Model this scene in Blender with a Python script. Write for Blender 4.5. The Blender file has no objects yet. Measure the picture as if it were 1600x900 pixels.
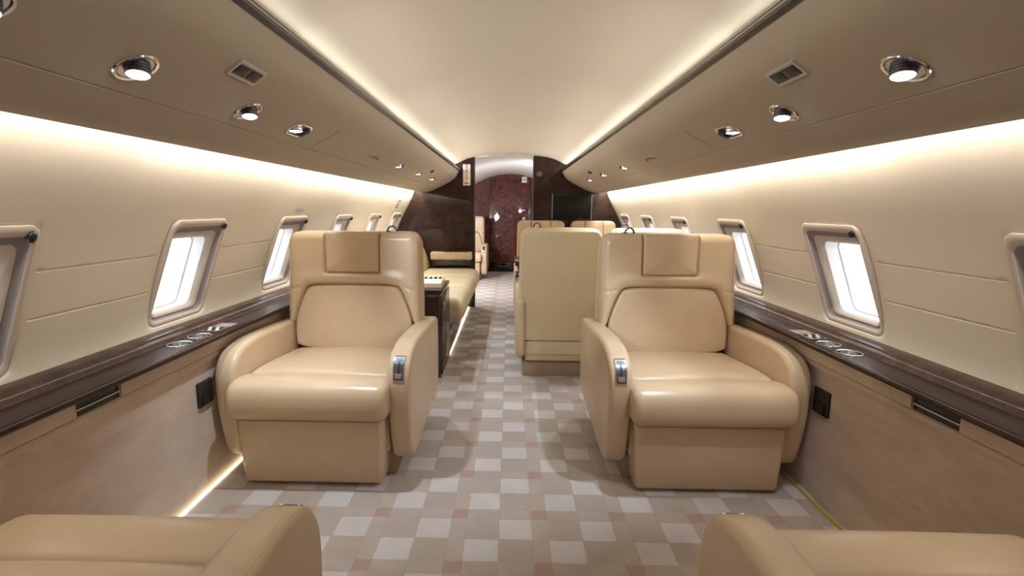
import bpy, bmesh, math, random
import numpy as np
from mathutils import Vector, Matrix
random.seed(4)
PI = math.pi
SC = bpy.context.scene
COL = SC.collection

# ------------------------------------------------------------------ camera, world, exposure
F, CXP, CAMX, CAMH = 783.9, 778.1, -0.006, 1.1
PITCH, YAW, ROLL = math.radians(8.937), math.radians(1.246), math.radians(0.409)
fwd = Vector((-math.sin(YAW) * math.cos(PITCH), math.cos(YAW) * math.cos(PITCH), -math.sin(PITCH)))
r0 = Vector((math.cos(YAW), math.sin(YAW), 0)); u0 = r0.cross(fwd)
rr = math.cos(ROLL) * r0 + math.sin(ROLL) * u0
uu = -math.sin(ROLL) * r0 + math.cos(ROLL) * u0
cd = bpy.data.cameras.new('camera'); cam = bpy.data.objects.new('camera', cd); COL.objects.link(cam)
cd.sensor_width = 36; cd.lens = 36 * F / 1600; cd.shift_x = (800 - CXP) / 1600; cd.clip_start = 0.02
cam.matrix_world = Matrix(((rr.x, uu.x, -fwd.x, CAMX), (rr.y, uu.y, -fwd.y, 0), (rr.z, uu.z, -fwd.z, CAMH), (0, 0, 0, 1)))
SC.camera = cam
SC.view_settings.view_transform = 'Standard'; SC.view_settings.look = 'None'
SC.view_settings.gamma = 1; SC.view_settings.use_curve_mapping = False
SC.view_settings.exposure = -0.24
SC.cycles.max_bounces = 10; SC.cycles.diffuse_bounces = 6; SC.cycles.sample_clamp_indirect = 6
world = bpy.data.worlds.new('World'); SC.world = world; world.use_nodes = True
bg = world.node_tree.nodes['Background']
bg.inputs[0].default_value = (0.93, 0.97, 1, 1); bg.inputs[1].default_value = 2.8

COVE_W, CEIL_W, SPOT_W, AFT_W, FILL_W = 3.2, 1.5, 20.0, 60.0, 8.0
WARM = (1, .935, .83); COOL = (.76, .87, 1.0)

def area(name, loc, size, size_y, power, color, target_dir, parent=None, spread=PI):
    l = bpy.data.lights.new(name, 'AREA'); l.shape = 'RECTANGLE'; l.size = size; l.size_y = size_y
    l.energy = power; l.color = color; l.spread = spread
    o = bpy.data.objects.new(name, l); COL.objects.link(o); o.location = loc
    d = Vector(target_dir).normalized()
    z = -d; y = Vector((0, 1, 0)); x = y.cross(z).normalized(); y = z.cross(x)
    o.rotation_euler = Matrix((x, y, z)).transposed().to_euler()
    if parent: o.parent = parent
    return o

Y0, Y1, YB, YR = -1.6, 5.58, 5.58, 8.9      # cabin front end, end of overhead bins, bulkhead, rear wall
for s in (-1, 1):
    NS = 7; L0, L1 = Y0 + .02, Y1 - .02                       # the strips are laid in lengths, brighter towards the rear
    for k in range(NS):
        ya, yb = L0 + (L1 - L0) * k / NS, L0 + (L1 - L0) * (k + 1) / NS; f = max(0, (k - 2) / (NS - 3))
        area('cove_lamp', (s * 0.990, (ya + yb) / 2, 1.318), 0.018, yb - ya, COVE_W * (.72 + 2.0 * f) * (yb - ya), WARM, (s * .75, 0, -1))
        area('ceiling_cove_lamp', (s * 0.61, (ya + yb) / 2, 1.556), 0.025, yb - ya, CEIL_W * (.85 + 1.2 * f) * (yb - ya), (1, .95, .88), (-s, 0, .20), None, math.radians(100))
area('aft_lamp', (-1.0, 6.25, 1.12), 0.35, .35, AFT_W, (.88, .92, 1), (.35, .75, -.6))
area('aft_ceiling_lamp', (.75, 6.3, 1.40), 0.3, .3, AFT_W * .5, (.88, .92, 1), (-.3, .5, .8))
area('forward_fill_light', (0, -1.0, 1.60), 0.6, .8, FILL_W, (.78, .88, 1), (0, .25, -1))  # added cool fill in place of daylight from windows behind the camera

# ------------------------------------------------------------------ tagging / mesh helpers
def tag(o, label=None, cat=None, group=None, kind=None):
    if label: o['label'] = label
    if cat: o['category'] = cat
    if group: o['group'] = group
    if kind: o['kind'] = kind
    return o

def empty(name, loc, rz=0, parent=None):
    o = bpy.data.objects.new(name, None); COL.objects.link(o); o.location = loc; o.rotation_euler = (0, 0, rz)
    o.empty_display_size = .05
    if parent: o.parent = parent
    return o

def link(name, me, mat, parent=None):
    o = bpy.data.objects.new(name, me); COL.objects.link(o)
    if mat: me.materials.append(mat)
    if parent: o.parent = parent
    return o

class MB:
    """collects vertices and faces of ONE mesh object"""
    def __init__(s): s.v = []; s.f = []
    def add(s, vs, fs):
        n = len(s.v); s.v += [tuple(v) for v in vs]; s.f += [tuple(i + n for i in f) for f in fs]
        return s
    def grid(s, rows, closed=False, wrap=False):
        nr, nc = len(rows), len(rows[0]); vs = [p for r in rows for p in r]; fs = []
        for i in range(nr - 1 + (1 if wrap else 0)):
            for j in range(nc - 1 + (1 if closed else 0)):
                a, b = i, (i + 1) % nr
                fs.append((a * nc + j, a * nc + (j + 1) % nc, b * nc + (j + 1) % nc, b * nc + j))
        return s.add(vs, fs)
    def ngon(s, pts): return s.add(pts, [tuple(range(len(pts)))])
    def fan(s, pts):
        c = tuple(sum(p[k] for p in pts) / len(pts) for k in range(3)); n = len(pts)
        return s.add(list(pts) + [c], [(i, (i + 1) % n, n) for i in range(n)])
    def box(s, a, b, r=0.0, seg=2):
        bm = bmesh.new(); bmesh.ops.create_cube(bm, size=1)
        for v in bm.verts: v.co = [(a[k] + b[k]) / 2 + v.co[k] * (b[k] - a[k]) for k in range(3)]
        if r: bmesh.ops.bevel(bm, geom=bm.edges[:], offset=r, segments=seg, profile=.5, affect='EDGES')
        bm.verts.ensure_lookup_table()
        for i, v in enumerate(bm.verts): v.index = i
        s.add([v.co[:] for v in bm.verts], [tuple(v.index for v in f.verts) for f in bm.faces]); bm.free(); return s
    def tube(s, pts, r, n=8, caps=True):
        pts = [Vector(p) for p in pts]; rows = []; up = None
        for i, p in enumerate(pts):
            t = (pts[min(i + 1, len(pts) - 1)] - pts[max(i - 1, 0)]).normalized()
            if up is None: up = t.orthogonal().normalized()
            up = (up - t * up.dot(t)).normalized(); b = t.cross(up)
            rows.append([tuple(p + r * (math.cos(a) * up + math.sin(a) * b)) for a in [2 * PI * k / n for k in range(n)]])
        s.grid(rows, closed=True)
        if caps: s.ngon(rows[0]); s.ngon(rows[-1])
        return s
    def lathe(s, prof, M, n=28):
        rows = [[tuple(M @ Vector((r * math.cos(2 * PI * k / n), r * math.sin(2 * PI * k / n), z))) for k in range(n)] for r, z in prof]
        s.grid(rows, closed=True); return s
    def build(s, name, mat, parent=None, smooth=40, merge=True):
        me = bpy.data.meshes.new(name); me.from_pydata(s.v, [], s.f)
        bm = bmesh.new(); bm.from_mesh(me)
        if merge: bmesh.ops.remove_doubles(bm, verts=bm.verts, dist=1e-5)
        bmesh.ops.recalc_face_normals(bm, faces=bm.faces); bm.to_mesh(me); bm.free()
        if smooth:
            me.shade_smooth(); me.set_sharp_from_angle(angle=math.radians(smooth))
        return link(name, me, mat, parent)

def offset_poly(P, d):
    """inset a closed 2-D polygon (any orientation) by d along its vertex normals"""
    P = np.array(P, float); n = len(P)
    area2 = sum(P[i][0] * P[(i + 1) % n][1] - P[(i + 1) % n][0] * P[i][1] for i in range(n))
    sgn = 1 if area2 > 0 else -1
    out = []
    for i in range(n):
        a = P[i] - P[i - 1]; b = P[(i + 1) % n] - P[i]
        a = a / (np.hypot(*a) + 1e-12); b = b / (np.hypot(*b) + 1e-12)
        na = np.array([-a[1], a[0]]) * sgn; nb = np.array([-b[1], b[0]]) * sgn
        m = na + nb; l = np.hypot(*m); m = m / (l + 1e-12); c = max(.45, m @ na)
        out.append(P[i] + m * d / c)
    return np.array(out)

def loft(prof, a0, a1, r, fn, seg=6, crown=0.0, smooth=38):
    """closed profile swept from a0 to a1 with ends rounded by r; fn(a,u,v)->xyz"""
    m = MB(); rows = []
    st = [(a0 + r * (1 - math.sin(t)), r * (1 - math.cos(t))) for t in [PI / 2 * k / seg for k in range(seg, -1, -1)]]
    st2 = [(a1 - (a - a0), d) for a, d in st[::-1]]
    mid = [(a0 + r + (a1 - a0 - 2 * r) * k / 8, 0) for k in range(1, 8)]
    for a, d in st + mid + st2:
        Q = offset_poly(prof, d) if d > 1e-9 else np.array(prof)
        t = (a - a0) / (a1 - a0); cz = crown * (1 - (2 * t - 1) ** 2)
        rows.append([fn(a, u, v + (cz if crown and v > np.mean(np.array(prof)[:, 1]) else 0)) for u, v in Q])
    m.grid(rows, closed=True); m.ngon(rows[0]); m.ngon(rows[-1])
    return m

def dense(P, step=.012, closed=True):
    out = []; n = len(P)
    for i in range(n if closed else n - 1):
        a = np.array(P[i], float); b = np.array(P[(i + 1) % n], float); k = max(1, int(np.hypot(*(b - a)) / step))
        out += [tuple(a + (b - a) * j / k) for j in range(k)]
    if not closed: out.append(tuple(P[-1]))
    return out

def smooth_poly(P, it=2, closed=True):
    """Chaikin corner cutting"""
    P = [np.array(p, float) for p in P]
    for _ in range(it):
        Q = []; n = len(P)
        for i in range(n if closed else n - 1):
            a, b = P[i], P[(i + 1) % n]; Q += [a * .75 + b * .25, a * .25 + b * .75]
        if not closed: Q = [P[0]] + Q + [P[-1]]
        P = Q
    return [tuple(p) for p in P]

def rrect(a, b, r, n=6, cu=0, cv=0):
    out = []
    for qx, qy, t0 in ((1, 1, 0), (-1, 1, PI / 2), (-1, -1, PI), (1, -1, 3 * PI / 2)):
        for k in range(n + 1):
            t = t0 + PI / 2 * k / n; out.append((cu + qx * (a - r) + r * math.cos(t), cv + qy * (b - r) + r * math.sin(t)))
    return out

def copy_tree(o, parent=None):
    c = o.copy(); COL.objects.link(c)
    if parent: c.parent = parent
    for ch in list(o.children): copy_tree(ch, c)
    return c

# ------------------------------------------------------------------ materials
def mat_base(name):
    m = bpy.data.materials.new(name); m.use_nodes = True; nt = m.node_tree
    return m, nt, nt.nodes['Principled BSDF']
def setp(p, **k):
    names = dict(color='Base Color', rough='Roughness', metal='Metallic', coat='Coat Weight', coatr='Coat Roughness', spec='Specular IOR Level',
                 sheen='Sheen Weight', emis='Emission Color', estr='Emission Strength', trans='Transmission Weight')
    for a, v in k.items():
        if a in ('color', 'emis'): v = (*v, 1)
        p.inputs[names[a]].default_value = v
def noise(nt, scale, detail=4, rough=.5, vec=None, dist=0):
    n = nt.nodes.new('ShaderNodeTexNoise'); n.inputs['Scale'].default_value = scale; n.inputs['Detail'].default_value = detail
    n.inputs['Roughness'].default_value = rough; n.inputs['Distortion'].default_value = dist
    if vec: nt.links.new(vec, n.inputs['Vector'])
    return n
def ramp(nt, fac, stops):
    r = nt.nodes.new('ShaderNodeValToRGB'); e = r.color_ramp.elements
    while len(e) < len(stops): e.new(.5)
    for el, (p, c) in zip(e, stops): el.position = p; el.color = (*c, 1)
    nt.links.new(fac, r.inputs[0]); return r
def bump(nt, p, h, strength, dist=.002):
    b = nt.nodes.new('ShaderNodeBump'); b.inputs['Strength'].default_value = strength; b.inputs['Distance'].default_value = dist
    nt.links.new(h, b.inputs['Height']); nt.links.new(b.outputs[0], p.inputs['Normal']); return b
def coords(nt, scale=None, kind='Object'):
    t = nt.nodes.new('ShaderNodeTexCoord')
    if not scale: return t.outputs[kind]
    m = nt.nodes.new('ShaderNodeMapping'); m.inputs['Scale'].default_value = scale; nt.links.new(t.outputs[kind], m.inputs[0]); return m.outputs[0]

def simple(name, color, rough=.5, **k):
    m, nt, p = mat_base(name); setp(p, color=color, rough=rough, **k); return m

def leather(name, color, rough=.31):
    m, nt, p = mat_base(name); v = coords(nt)
    n = noise(nt, 6, 3, .5, v); c2 = tuple(x * .93 for x in color)
    r = ramp(nt, n.outputs['Fac'], [(.3, c2), (.7, color)]); nt.links.new(r.outputs[0], p.inputs['Base Color'])
    setp(p, rough=rough, spec=.45)
    g = noise(nt, 420, 2, .6, v); bump(nt, p, g.outputs['Fac'], .10, .001); return m

def vinyl(name, color, rough=.6):
    m, nt, p = mat_base(name); v = coords(nt); setp(p, color=color, rough=rough, spec=.3)
    g = noise(nt, 260, 3, .6, v); bump(nt, p, g.outputs['Fac'], .18, .0012); return m

def burl(name, dark, midc, light, scale=22, coat=1.0):
    m, nt, p = mat_base(name); v = coords(nt)
    a = noise(nt, scale, 8, .72, v, 1.6); b = noise(nt, scale * .28, 3, .5, v, .8)
    mx = nt.nodes.new('ShaderNodeMath'); mx.operation = 'MULTIPLY_ADD'; mx.inputs[1].default_value = .45; mx.inputs[2].default_value = 0
    nt.links.new(b.outputs['Fac'], mx.inputs[0])
    ad = nt.nodes.new('ShaderNodeMath'); ad.operation = 'MULTIPLY_ADD'; ad.inputs[1].default_value = .62
    nt.links.new(a.outputs['Fac'], ad.inputs[0]); nt.links.new(mx.outputs[0], ad.inputs[2])
    r = ramp(nt, ad.outputs[0], [(.40, dark), (.54, midc), (.68, light)]); nt.links.new(r.outputs[0], p.inputs['Base Color'])
    setp(p, rough=.5, coat=coat, coatr=.03, spec=.2); return m

def straight_wood(name, dark, light):
    m, nt, p = mat_base(name); v = coords(nt, (14, 1.3, 14))
    a = noise(nt, 3.2, 7, .62, v, 1.2); r = ramp(nt, a.outputs['Fac'], [(.35, dark), (.62, light)])
    nt.links.new(r.outputs[0], p.inputs['Base Color']); setp(p, rough=.35, coat=.16, coatr=.04, spec=.12); return m

def panel_fabric(name, color):
    m, nt, p = mat_base(name); v = coords(nt, (5, 5, 5)); n = noise(nt, 1.5, 5, .6, coords(nt, (1, 2.2, 5)), .6)
    r = ramp(nt, n.outputs['Fac'], [(.3, tuple(c * .78 for c in color)), (.7, tuple(c * 1.06 for c in color))])
    nt.links.new(r.outputs[0], p.inputs['Base Color']); setp(p, rough=.85, spec=.15, sheen=.25)
    w = nt.nodes.new('ShaderNodeTexWave'); w.wave_type = 'BANDS'; w.bands_direction = 'Z'; w.inputs['Scale'].default_value = 52
    w.inputs['Distortion'].default_value = .6; w.inputs['Detail'].default_value = 1
    nt.links.new(coords(nt), w.inputs['Vector']); bump(nt, p, w.outputs['Fac'], .35, .0015); return m

def carpet():
    m, nt, p = mat_base('patterned_carpet'); N = nt.nodes; L = nt.links
    sp = N.new('ShaderNodeSeparateXYZ'); L.new(coords(nt), sp.inputs[0])
    wob = noise(nt, 45, 2, .5, coords(nt))
    def mth(op, a, b=None, c=None):
        n = N.new('ShaderNodeMath'); n.operation = op
        for i, x in enumerate((a, b, c)):
            if x is None: continue
            if isinstance(x, (int, float)): n.inputs[i].default_value = x
            else: L.new(x, n.inputs[i])
        return n.outputs[0]
    wb = mth('MULTIPLY', mth('SUBTRACT', wob.outputs['Fac'], .5), .008)
    PX, PY = .2845, .2772
    x = mth('FLOORED_MODULO', mth('ADD', mth('ADD', sp.outputs[0], wb), .145), PX)
    y = mth('FLOORED_MODULO', mth('ADD', mth('ADD', sp.outputs[1], wb), -1.430), PY)
    def inside(v, a, b): return mth('MULTIPLY', mth('GREATER_THAN', v, a), mth('LESS_THAN', v, b))
    A = mth('MULTIPLY', inside(x, 0, .113), inside(y, 0, .107))
    B = mth('MULTIPLY', inside(x, .115, .228), inside(y, .111, .218))
    white = mth('MAXIMUM', A, B)
    pink = mth('MULTIPLY', inside(x, .2295, .2845), inside(y, .2235, .2755))
    d1 = mth('MULTIPLY', inside(x, .115, .228), inside(y, 0, .109))
    d2 = mth('MULTIPLY', inside(x, 0, .113), inside(y, .111, .2772))
    d3 = mth('MULTIPLY', inside(x, .2295, .2845), inside(y, 0, .109))
    # fine seams between the squares
    def seam(v, c): return mth('LESS_THAN', mth('ABSOLUTE', mth('SUBTRACT', v, c)), .0016)
    sm = seam(x, .114)
    for q in (seam(x, .2287), seam(y, .109), seam(y, .2205), seam(y, .2766), seam(x, .2838)): sm = mth('MAXIMUM', sm, q)
    pile = noise(nt, 260, 3, .8, coords(nt)); big = noise(nt, 9, 3, .6, coords(nt))
    def mix(f, a, b):
        n = N.new('ShaderNodeMix'); n.data_type = 'RGBA'
        L.new(f, n.inputs['Factor'])
        for s, q in (('A', a), ('B', b)):
            sock = [i for i in n.inputs if i.name == s and i.type == 'RGBA'][0]
            if isinstance(q, tuple): sock.default_value = (*q, 1)
            else: L.new(q, sock)
        return [o for o in n.outputs if o.type == 'RGBA'][0]
    c = mix(d1, (.390, .325, .275), (.368, .304, .256)); c = mix(d2, c, (.378, .314, .264)); c = mix(d3, c, (.39, .32, .264))
    c = mix(white, c, (.485, .443, .415)); c = mix(pink, c, (.36, .245, .20)); c = mix(mth('MULTIPLY', sm, .20), c, (.2, .15, .11))
    v = mth('ADD', .80, mth('MULTIPLY', big.outputs['Fac'], .25)); v = mth('ADD', v, mth('MULTIPLY', mth('SUBTRACT', pile.outputs['Fac'], .30), .38))
    mm = N.new('ShaderNodeMix'); mm.data_type = 'RGBA'; mm.blend_type = 'MULTIPLY'; mm.inputs['Factor'].default_value = 1
    ins = [i for i in mm.inputs if i.type == 'RGBA']; L.new(c, ins[0]); L.new(v, ins[1])
    L.new([o for o in mm.outputs if o.type == 'RGBA'][0], p.inputs['Base Color'])
    setp(p, rough=.95, spec=.08, sheen=.15); bump(nt, p, pile.outputs['Fac'], .5, .003); return m

def emit(name, color, strength):
    m, nt, p = mat_base(name); setp(p, color=(.05, .05, .05), emis=color, estr=strength); return m

def pane_mat():
    m = bpy.data.materials.new('window_glass'); m.use_nodes = True; nt = m.node_tree; nt.nodes.clear()
    t = nt.nodes.new('ShaderNodeBsdfTransparent'); g = nt.nodes.new('ShaderNodeBsdfGlossy'); g.inputs['Roughness'].default_value = .02
    x = nt.nodes.new('ShaderNodeMixShader'); x.inputs[0].default_value = .05
    o = nt.nodes.new('ShaderNodeOutputMaterial'); L = nt.links
    L.new(t.outputs[0], x.inputs[1]); L.new(g.outputs[0], x.inputs[2]); L.new(x.outputs[0], o.inputs[0]); return m

M = dict(
    leather=leather('beige_leather', (.565, .420, .270)), leather2=leather('pale_beige_leather', (.59, .47, .285), .5),
    seam=simple('seam_leather', (.42, .27, .15), .55),
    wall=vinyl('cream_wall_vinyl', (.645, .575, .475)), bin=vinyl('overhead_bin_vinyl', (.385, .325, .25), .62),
    ceil=vinyl('ceiling_vinyl', (.69, .63, .525), .36), white=vinyl('white_ceiling_vinyl', (.80, .77, .73), .5),
    burl=burl('dark_burl_veneer', (.004, .0014, .0008), (.019, .0055, .003), (.052, .015, .007), 44, .45),
    door=burl('red_burl_veneer', (.014, .0035, .002), (.085, .021, .010), (.19, .052, .024), 60, .35),
    ledge=straight_wood('dark_walnut', (.008, .0035, .002), (.036, .0145, .008)),
    lip=burl('ledge_burl', (.012, .0045, .0025), (.04, .014, .007), (.09, .035, .016), 40, .6),
    blackwood=simple('black_lacquer', (.008, .006, .005), .15, coat=1.0, coatr=.05),
    trim=simple('dark_rail', (.022, .012, .008), .3, coat=.6, coatr=.1),
    fabric=panel_fabric('tan_panel_fabric', (.60, .475, .37)), carpet=carpet(),
    skirt=simple('tan_skirt', (.30, .215, .135), .85),
    frame=vinyl('window_frame_plastic', (.54, .465, .40), .45), track=simple('shade_track', (.27, .24, .245), .5),
    sleeve=simple('window_sleeve', (.85, .85, .85), .5), seal=simple('window_seal', (.62, .60, .60), .6),
    glass=pane_mat(), chrome=simple('chrome', (.72, .72, .74), .12, metal=1.0), steel=simple('brushed_steel', (.55, .55, .56), .3, metal=1.0),
    silver=simple('silver_paint', (.46, .42, .37), .35), gun=simple('gunmetal', (.16, .16, .18), .3, metal=1.0), black=simple('black_plastic', (.010, .010, .011), .35), dark=simple('dark_recess', (.02, .015, .012), .6),
    screen=simple('dark_screen', (.006, .007, .006), .5, spec=.2), belt=simple('dark_belt', (.06, .05, .045), .4),
    lens=emit('lit_lamp_lens', COOL, 26.0), lens_soft=emit('lit_small_lamp', COOL, 14.0),
    strip=emit('warm_floor_strip', (1, .86, .52), 4.0), yellow=simple('yellow_strip', (.42, .31, .02), .4),
    sofa_strip=emit('sofa_glow_strip', (1, .84, .55), 2.6),
    signwhite=simple('sign_white', (.75, .74, .70), .5), red=simple('sign_red', (.55, .03, .02), .5), grey=simple('grey_plate', (.36, .36, .38), .4), hexgrey=simple('dull_grey', (.10, .095, .09), .6),
    cream=simple('cream_console', (.72, .62, .44), .4), lilac=simple('printed_plate', (.30, .25, .25), .35),
)

# ------------------------------------------------------------------ the shell
WP = [(1.040, 1.40), (1.046, 1.33), (1.060, 1.27), (1.088, 1.20), (1.125, 1.13), (1.172, 1.05), (1.20, .99), (1.237, .90), (1.265, .82), (1.29, .72), (1.297, .66), (1.29, .62)]
_wz = np.array([p[1] for p in WP][::-1]); _wx = np.array([p[0] for p in WP][::-1])
# smooth monotone curve through the wall profile
_cf = np.polyfit(_wz, _wx, 6)
def WX(z): return float(np.polyval(_cf, z))

BP = [(.562, 1.503), (.585, 1.455), (.613, 1.423), (.67, 1.386), (.743, 1.348), (.80, 1.320), (.87, 1.290), (.92, 1.279), (.968, 1.276)]
def BZ(x): return float(np.interp(x, [p[0] for p in BP], [p[1] for p in BP]))
def BN(x):
    d = (BZ(x + .02) - BZ(x - .02)) / .04; return Vector((d, 0, -1)).normalized()   # downward normal for the right side

def struct(name, mb, mat, label=None, smooth=40, cat=None):
    o = mb.build(name, mat, None, smooth); o['kind'] = 'structure'
    if label: o['label'] = label
    if cat: o['category'] = cat
    return o

# floor
m = MB(); m.box((-1.195, Y0, -.04), (1.195, YR, 0)); struct('floor', m, M['carpet'], 'beige and taupe carpet with pale squares and small pinkish rectangles', 0, 'floor')
# ceiling above the aisle
CP = [(0, 1.682), (.1, 1.681), (.2, 1.677), (.3, 1.669), (.39, 1.657), (.46, 1.640), (.52, 1.615), (.57, 1.590), (.62, 1.573), (.70, 1.565)]
cp = [(-x, z) for x, z in CP[::-1]] + CP[1:]
def ceil_z(x): return float(np.interp(abs(x), [p[0] for p in CP], [p[1] for p in CP]))
m = MB(); m.grid([[(x, y, z) for x, z in cp] for y in np.linspace(Y0, YB + .045, 24)]); struct('ceiling', m, M['ceil'], 'pale arched ceiling panel over the aisle, lit along both edges', 60, 'ceiling')
ap = [(.0, 1.705), (.2, 1.688), (.4, 1.632), (.6, 1.535), (.8, 1.40), (.95, 1.265), (1.06, 1.17)]
ap = [(-x, z) for x, z in ap[::-1]] + ap[1:]
ap0 = [(x, min(z, ceil_z(x)) if abs(x) > .41 else ceil_z(x)) for x, z in ap]
m = MB(); m.grid([[(x, y, z0 + (z - z0) * (y - YB - .04) / (YR - YB - .04)) for (x, z), (_, z0) in zip(ap, ap0)] for y in (YB + .04, 6.5, 7.7, YR)]); struct('ceiling_aft', m, M['white'], 'white arched ceiling of the rear compartment beyond the dark bulkheads', 60, 'ceiling')

# side walls with real window openings
WIN_A, WIN_B, WIN_R, WIN_ZC = .166, .195, .034, .858
WINY = [1.228 + .835 * k - WIN_A for k in range(6)]
PA, PB = WIN_A + .03, WIN_B + .022
zs_full = list(np.linspace(1.40, .615, 46))
GRV = (.932, .802)
def ray_rect(t, a, b):
    c, s = math.cos(t), math.sin(t); k = min(a / abs(c) if abs(c) > 1e-9 else 9, b / abs(s) if abs(s) > 1e-9 else 9); return (k * c, k * s)
def wall_mesh(s):
    mb = MB(); W = lambda y, z, o=0: (s * (WX(z) + o), y, z)
    zt, zb = round(WIN_ZC + PB, 5), round(WIN_ZC - PB, 5)
    zz_all = sorted(set([round(z, 5) for z in zs_full] + [round(g + d, 5) for g in GRV for d in (-.004, -.0015, 0, .0015, .004)] + [round(zt, 5), round(zb, 5)]), reverse=True)
    edges = [Y0] + [e for yc in WINY for e in (yc - PA, yc + PA)] + [YR]
    for k in range(0, len(edges), 2):            # strips between the windows, with two creases
        ya, yb = edges[k], edges[k + 1]
        ys = [ya, ya + .015] + list(np.linspace(ya + .03, yb - .03, 4)) + [yb - .015, yb]
        zz = zz_all
        rows = []
        for i, y in enumerate(ys):
            dep = 0 if i in (0, len(ys) - 1) or y > YB else 1
            rows.append([W(y, z, dep * (.0035 if any(abs(z - g) < .0018 for g in GRV) else 0)) for z in zz])
        mb.grid(rows)
    for yc in WINY:                              # above, below and around every window
        for za, zb_ in ((1.40, zt), (zb, .615)):
            zz = [z for z in [za] + zs_full + [zb_] if zb_ <= z <= za]; zz = sorted(set(round(z, 5) for z in zz), reverse=True)
            mb.grid([[W(y, z) for z in zz] for y in (yc - PA, yc, yc + PA)])
        ang = [2 * PI * k / 72 for k in range(72)] + [math.atan2(q * PB, p * PA) % (2 * PI) for p in (1, -1) for q in (1, -1)]
        ang += [math.atan2(z - WIN_ZC, p * PA) % (2 * PI) for p in (1, -1) for z in zz_all if zb < z < zt]
        ang = sorted(set(ang)); hole = dense(rrect(WIN_A, WIN_B, WIN_R, 8), .004)
        hp = np.array(hole); ha = np.arctan2(hp[:, 1], hp[:, 0]) % (2 * PI); o_ = np.argsort(ha); hr = np.hypot(hp[:, 0], hp[:, 1])
        rows = []
        outer = [ray_rect(t, PA, PB) for t in ang]
        inner = [(np.interp(t, ha[o_], hr[o_], period=2 * PI) * math.cos(t), np.interp(t, ha[o_], hr[o_], period=2 * PI) * math.sin(t)) for t in ang]
        for f, off in ((0, 0), (.5, .0), (.8, .001), (.93, .004), (1.0, .010), (1.0, .035)):
            rows.append([W(yc + a[0] + (b[0] - a[0]) * f, WIN_ZC + a[1] + (b[1] - a[1]) * f, off) for a, b in zip(outer, inner)])
        mb.grid(rows, closed=True)
    return mb
for s, nm in ((-1, 'left'), (1, 'right')):
    struct('wall_' + nm, wall_mesh(s), M['wall'], 'cream padded cabin wall with two creases between the windows, %s of the aisle' % nm, 35, 'wall')

def window(idx, s, yc):
    W = lambda p, o: (s * (WX(WIN_ZC + p[1]) - .010 * max(0, min(1, (p[1] + .03) / .2)) + .006 * max(0, min(1, (-p[1] - .05) / .12)) + o), yc + p[0], WIN_ZC + p[1])
    A, B, R = WIN_A, WIN_B, WIN_R; N = 8
    GA, GB, GV = .118, .138, -.012
    def loop(da, db, dv, r, o): return [W(p, o) for p in rrect(A - da, B - db, r, N, 0, dv)]
    f = MB()
    f.grid([loop(-.0015, -.0015, 0, .035, .034), loop(-.0015, -.0015, 0, .035, .006), loop(.001, .001, 0, .033, .0005), loop(.005, .005, 0, .031, -.002), loop(.014, .020, -.004, .030, -.001), loop(.0165, .0225, -.004, .030, .002)], closed=True)
    root = f.build('window_%d' % idx, M['frame'], None, 50); tag(root, None, 'window', None, 'structure')
    t = MB(); t.grid([loop(.0165, .0225, -.004, .030, .002), loop(.019, .025, -.005, .034, .013), loop(.029, .036, -.008, .031, .019)], closed=True); t.build('shade_track', M['track'], root, 50)
    i = MB(); i.grid([loop(.029, .036, -.008, .031, .019), loop(.031, .038, -.008, .030, .014), loop(.037, .045, -.010, .029, .015), loop(.043, .052, -.011, .030, .024), loop(.048, .057, GV, .033, .036)], closed=True); i.build('inner_frame', M['frame'], root, 50)
    g = lambda da, r, o: [W(p, o) for p in rrect(GA - da, GB - da, r, N, 0, GV)]
    v = MB(); v.grid([g(0, .033, .036), g(.001, .033, .085)], closed=True); v.build('sleeve', M['sleeve'], root, 50)
    q = MB(); ring = lambda da, o: [W(p, o) for p in rrect(GA - da, GB - da, .03, N, 0, GV)]
    q.grid([ring(.001, .085), ring(.0035, .084), ring(.0045, .088)], closed=True); q.build('seal', M['seal'], root, 50)
    gl = MB(); gl.fan([W(p, .040) for p in rrect(GA + .001, GB + .001, .034, N, 0, GV)])
    gl.build('glass_pane', M['glass'], root, 80)
    ky = .138 if s < 0 else -.138
    k = MB(); c = Vector(W((ky, .168), -.002)); n = Vector((-s, 0, -.35)).normalized()
    Mx = Matrix.Translation(c) @ n.to_track_quat('Z', 'Y').to_matrix().to_4x4() @ Matrix.Diagonal((1, 1.35, 1, 1))
    k.lathe([(.0, .012), (.006, .011), (.010, .008), (.0115, .003), (.0115, -.004), (0, -.004)], Mx, 20); k.build('shade_knob', M['black'], root, 50)
    return root
wi = 1
for s in (-1, 1):
    for yc in WINY:
        window(wi, s, yc); wi += 1

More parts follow.
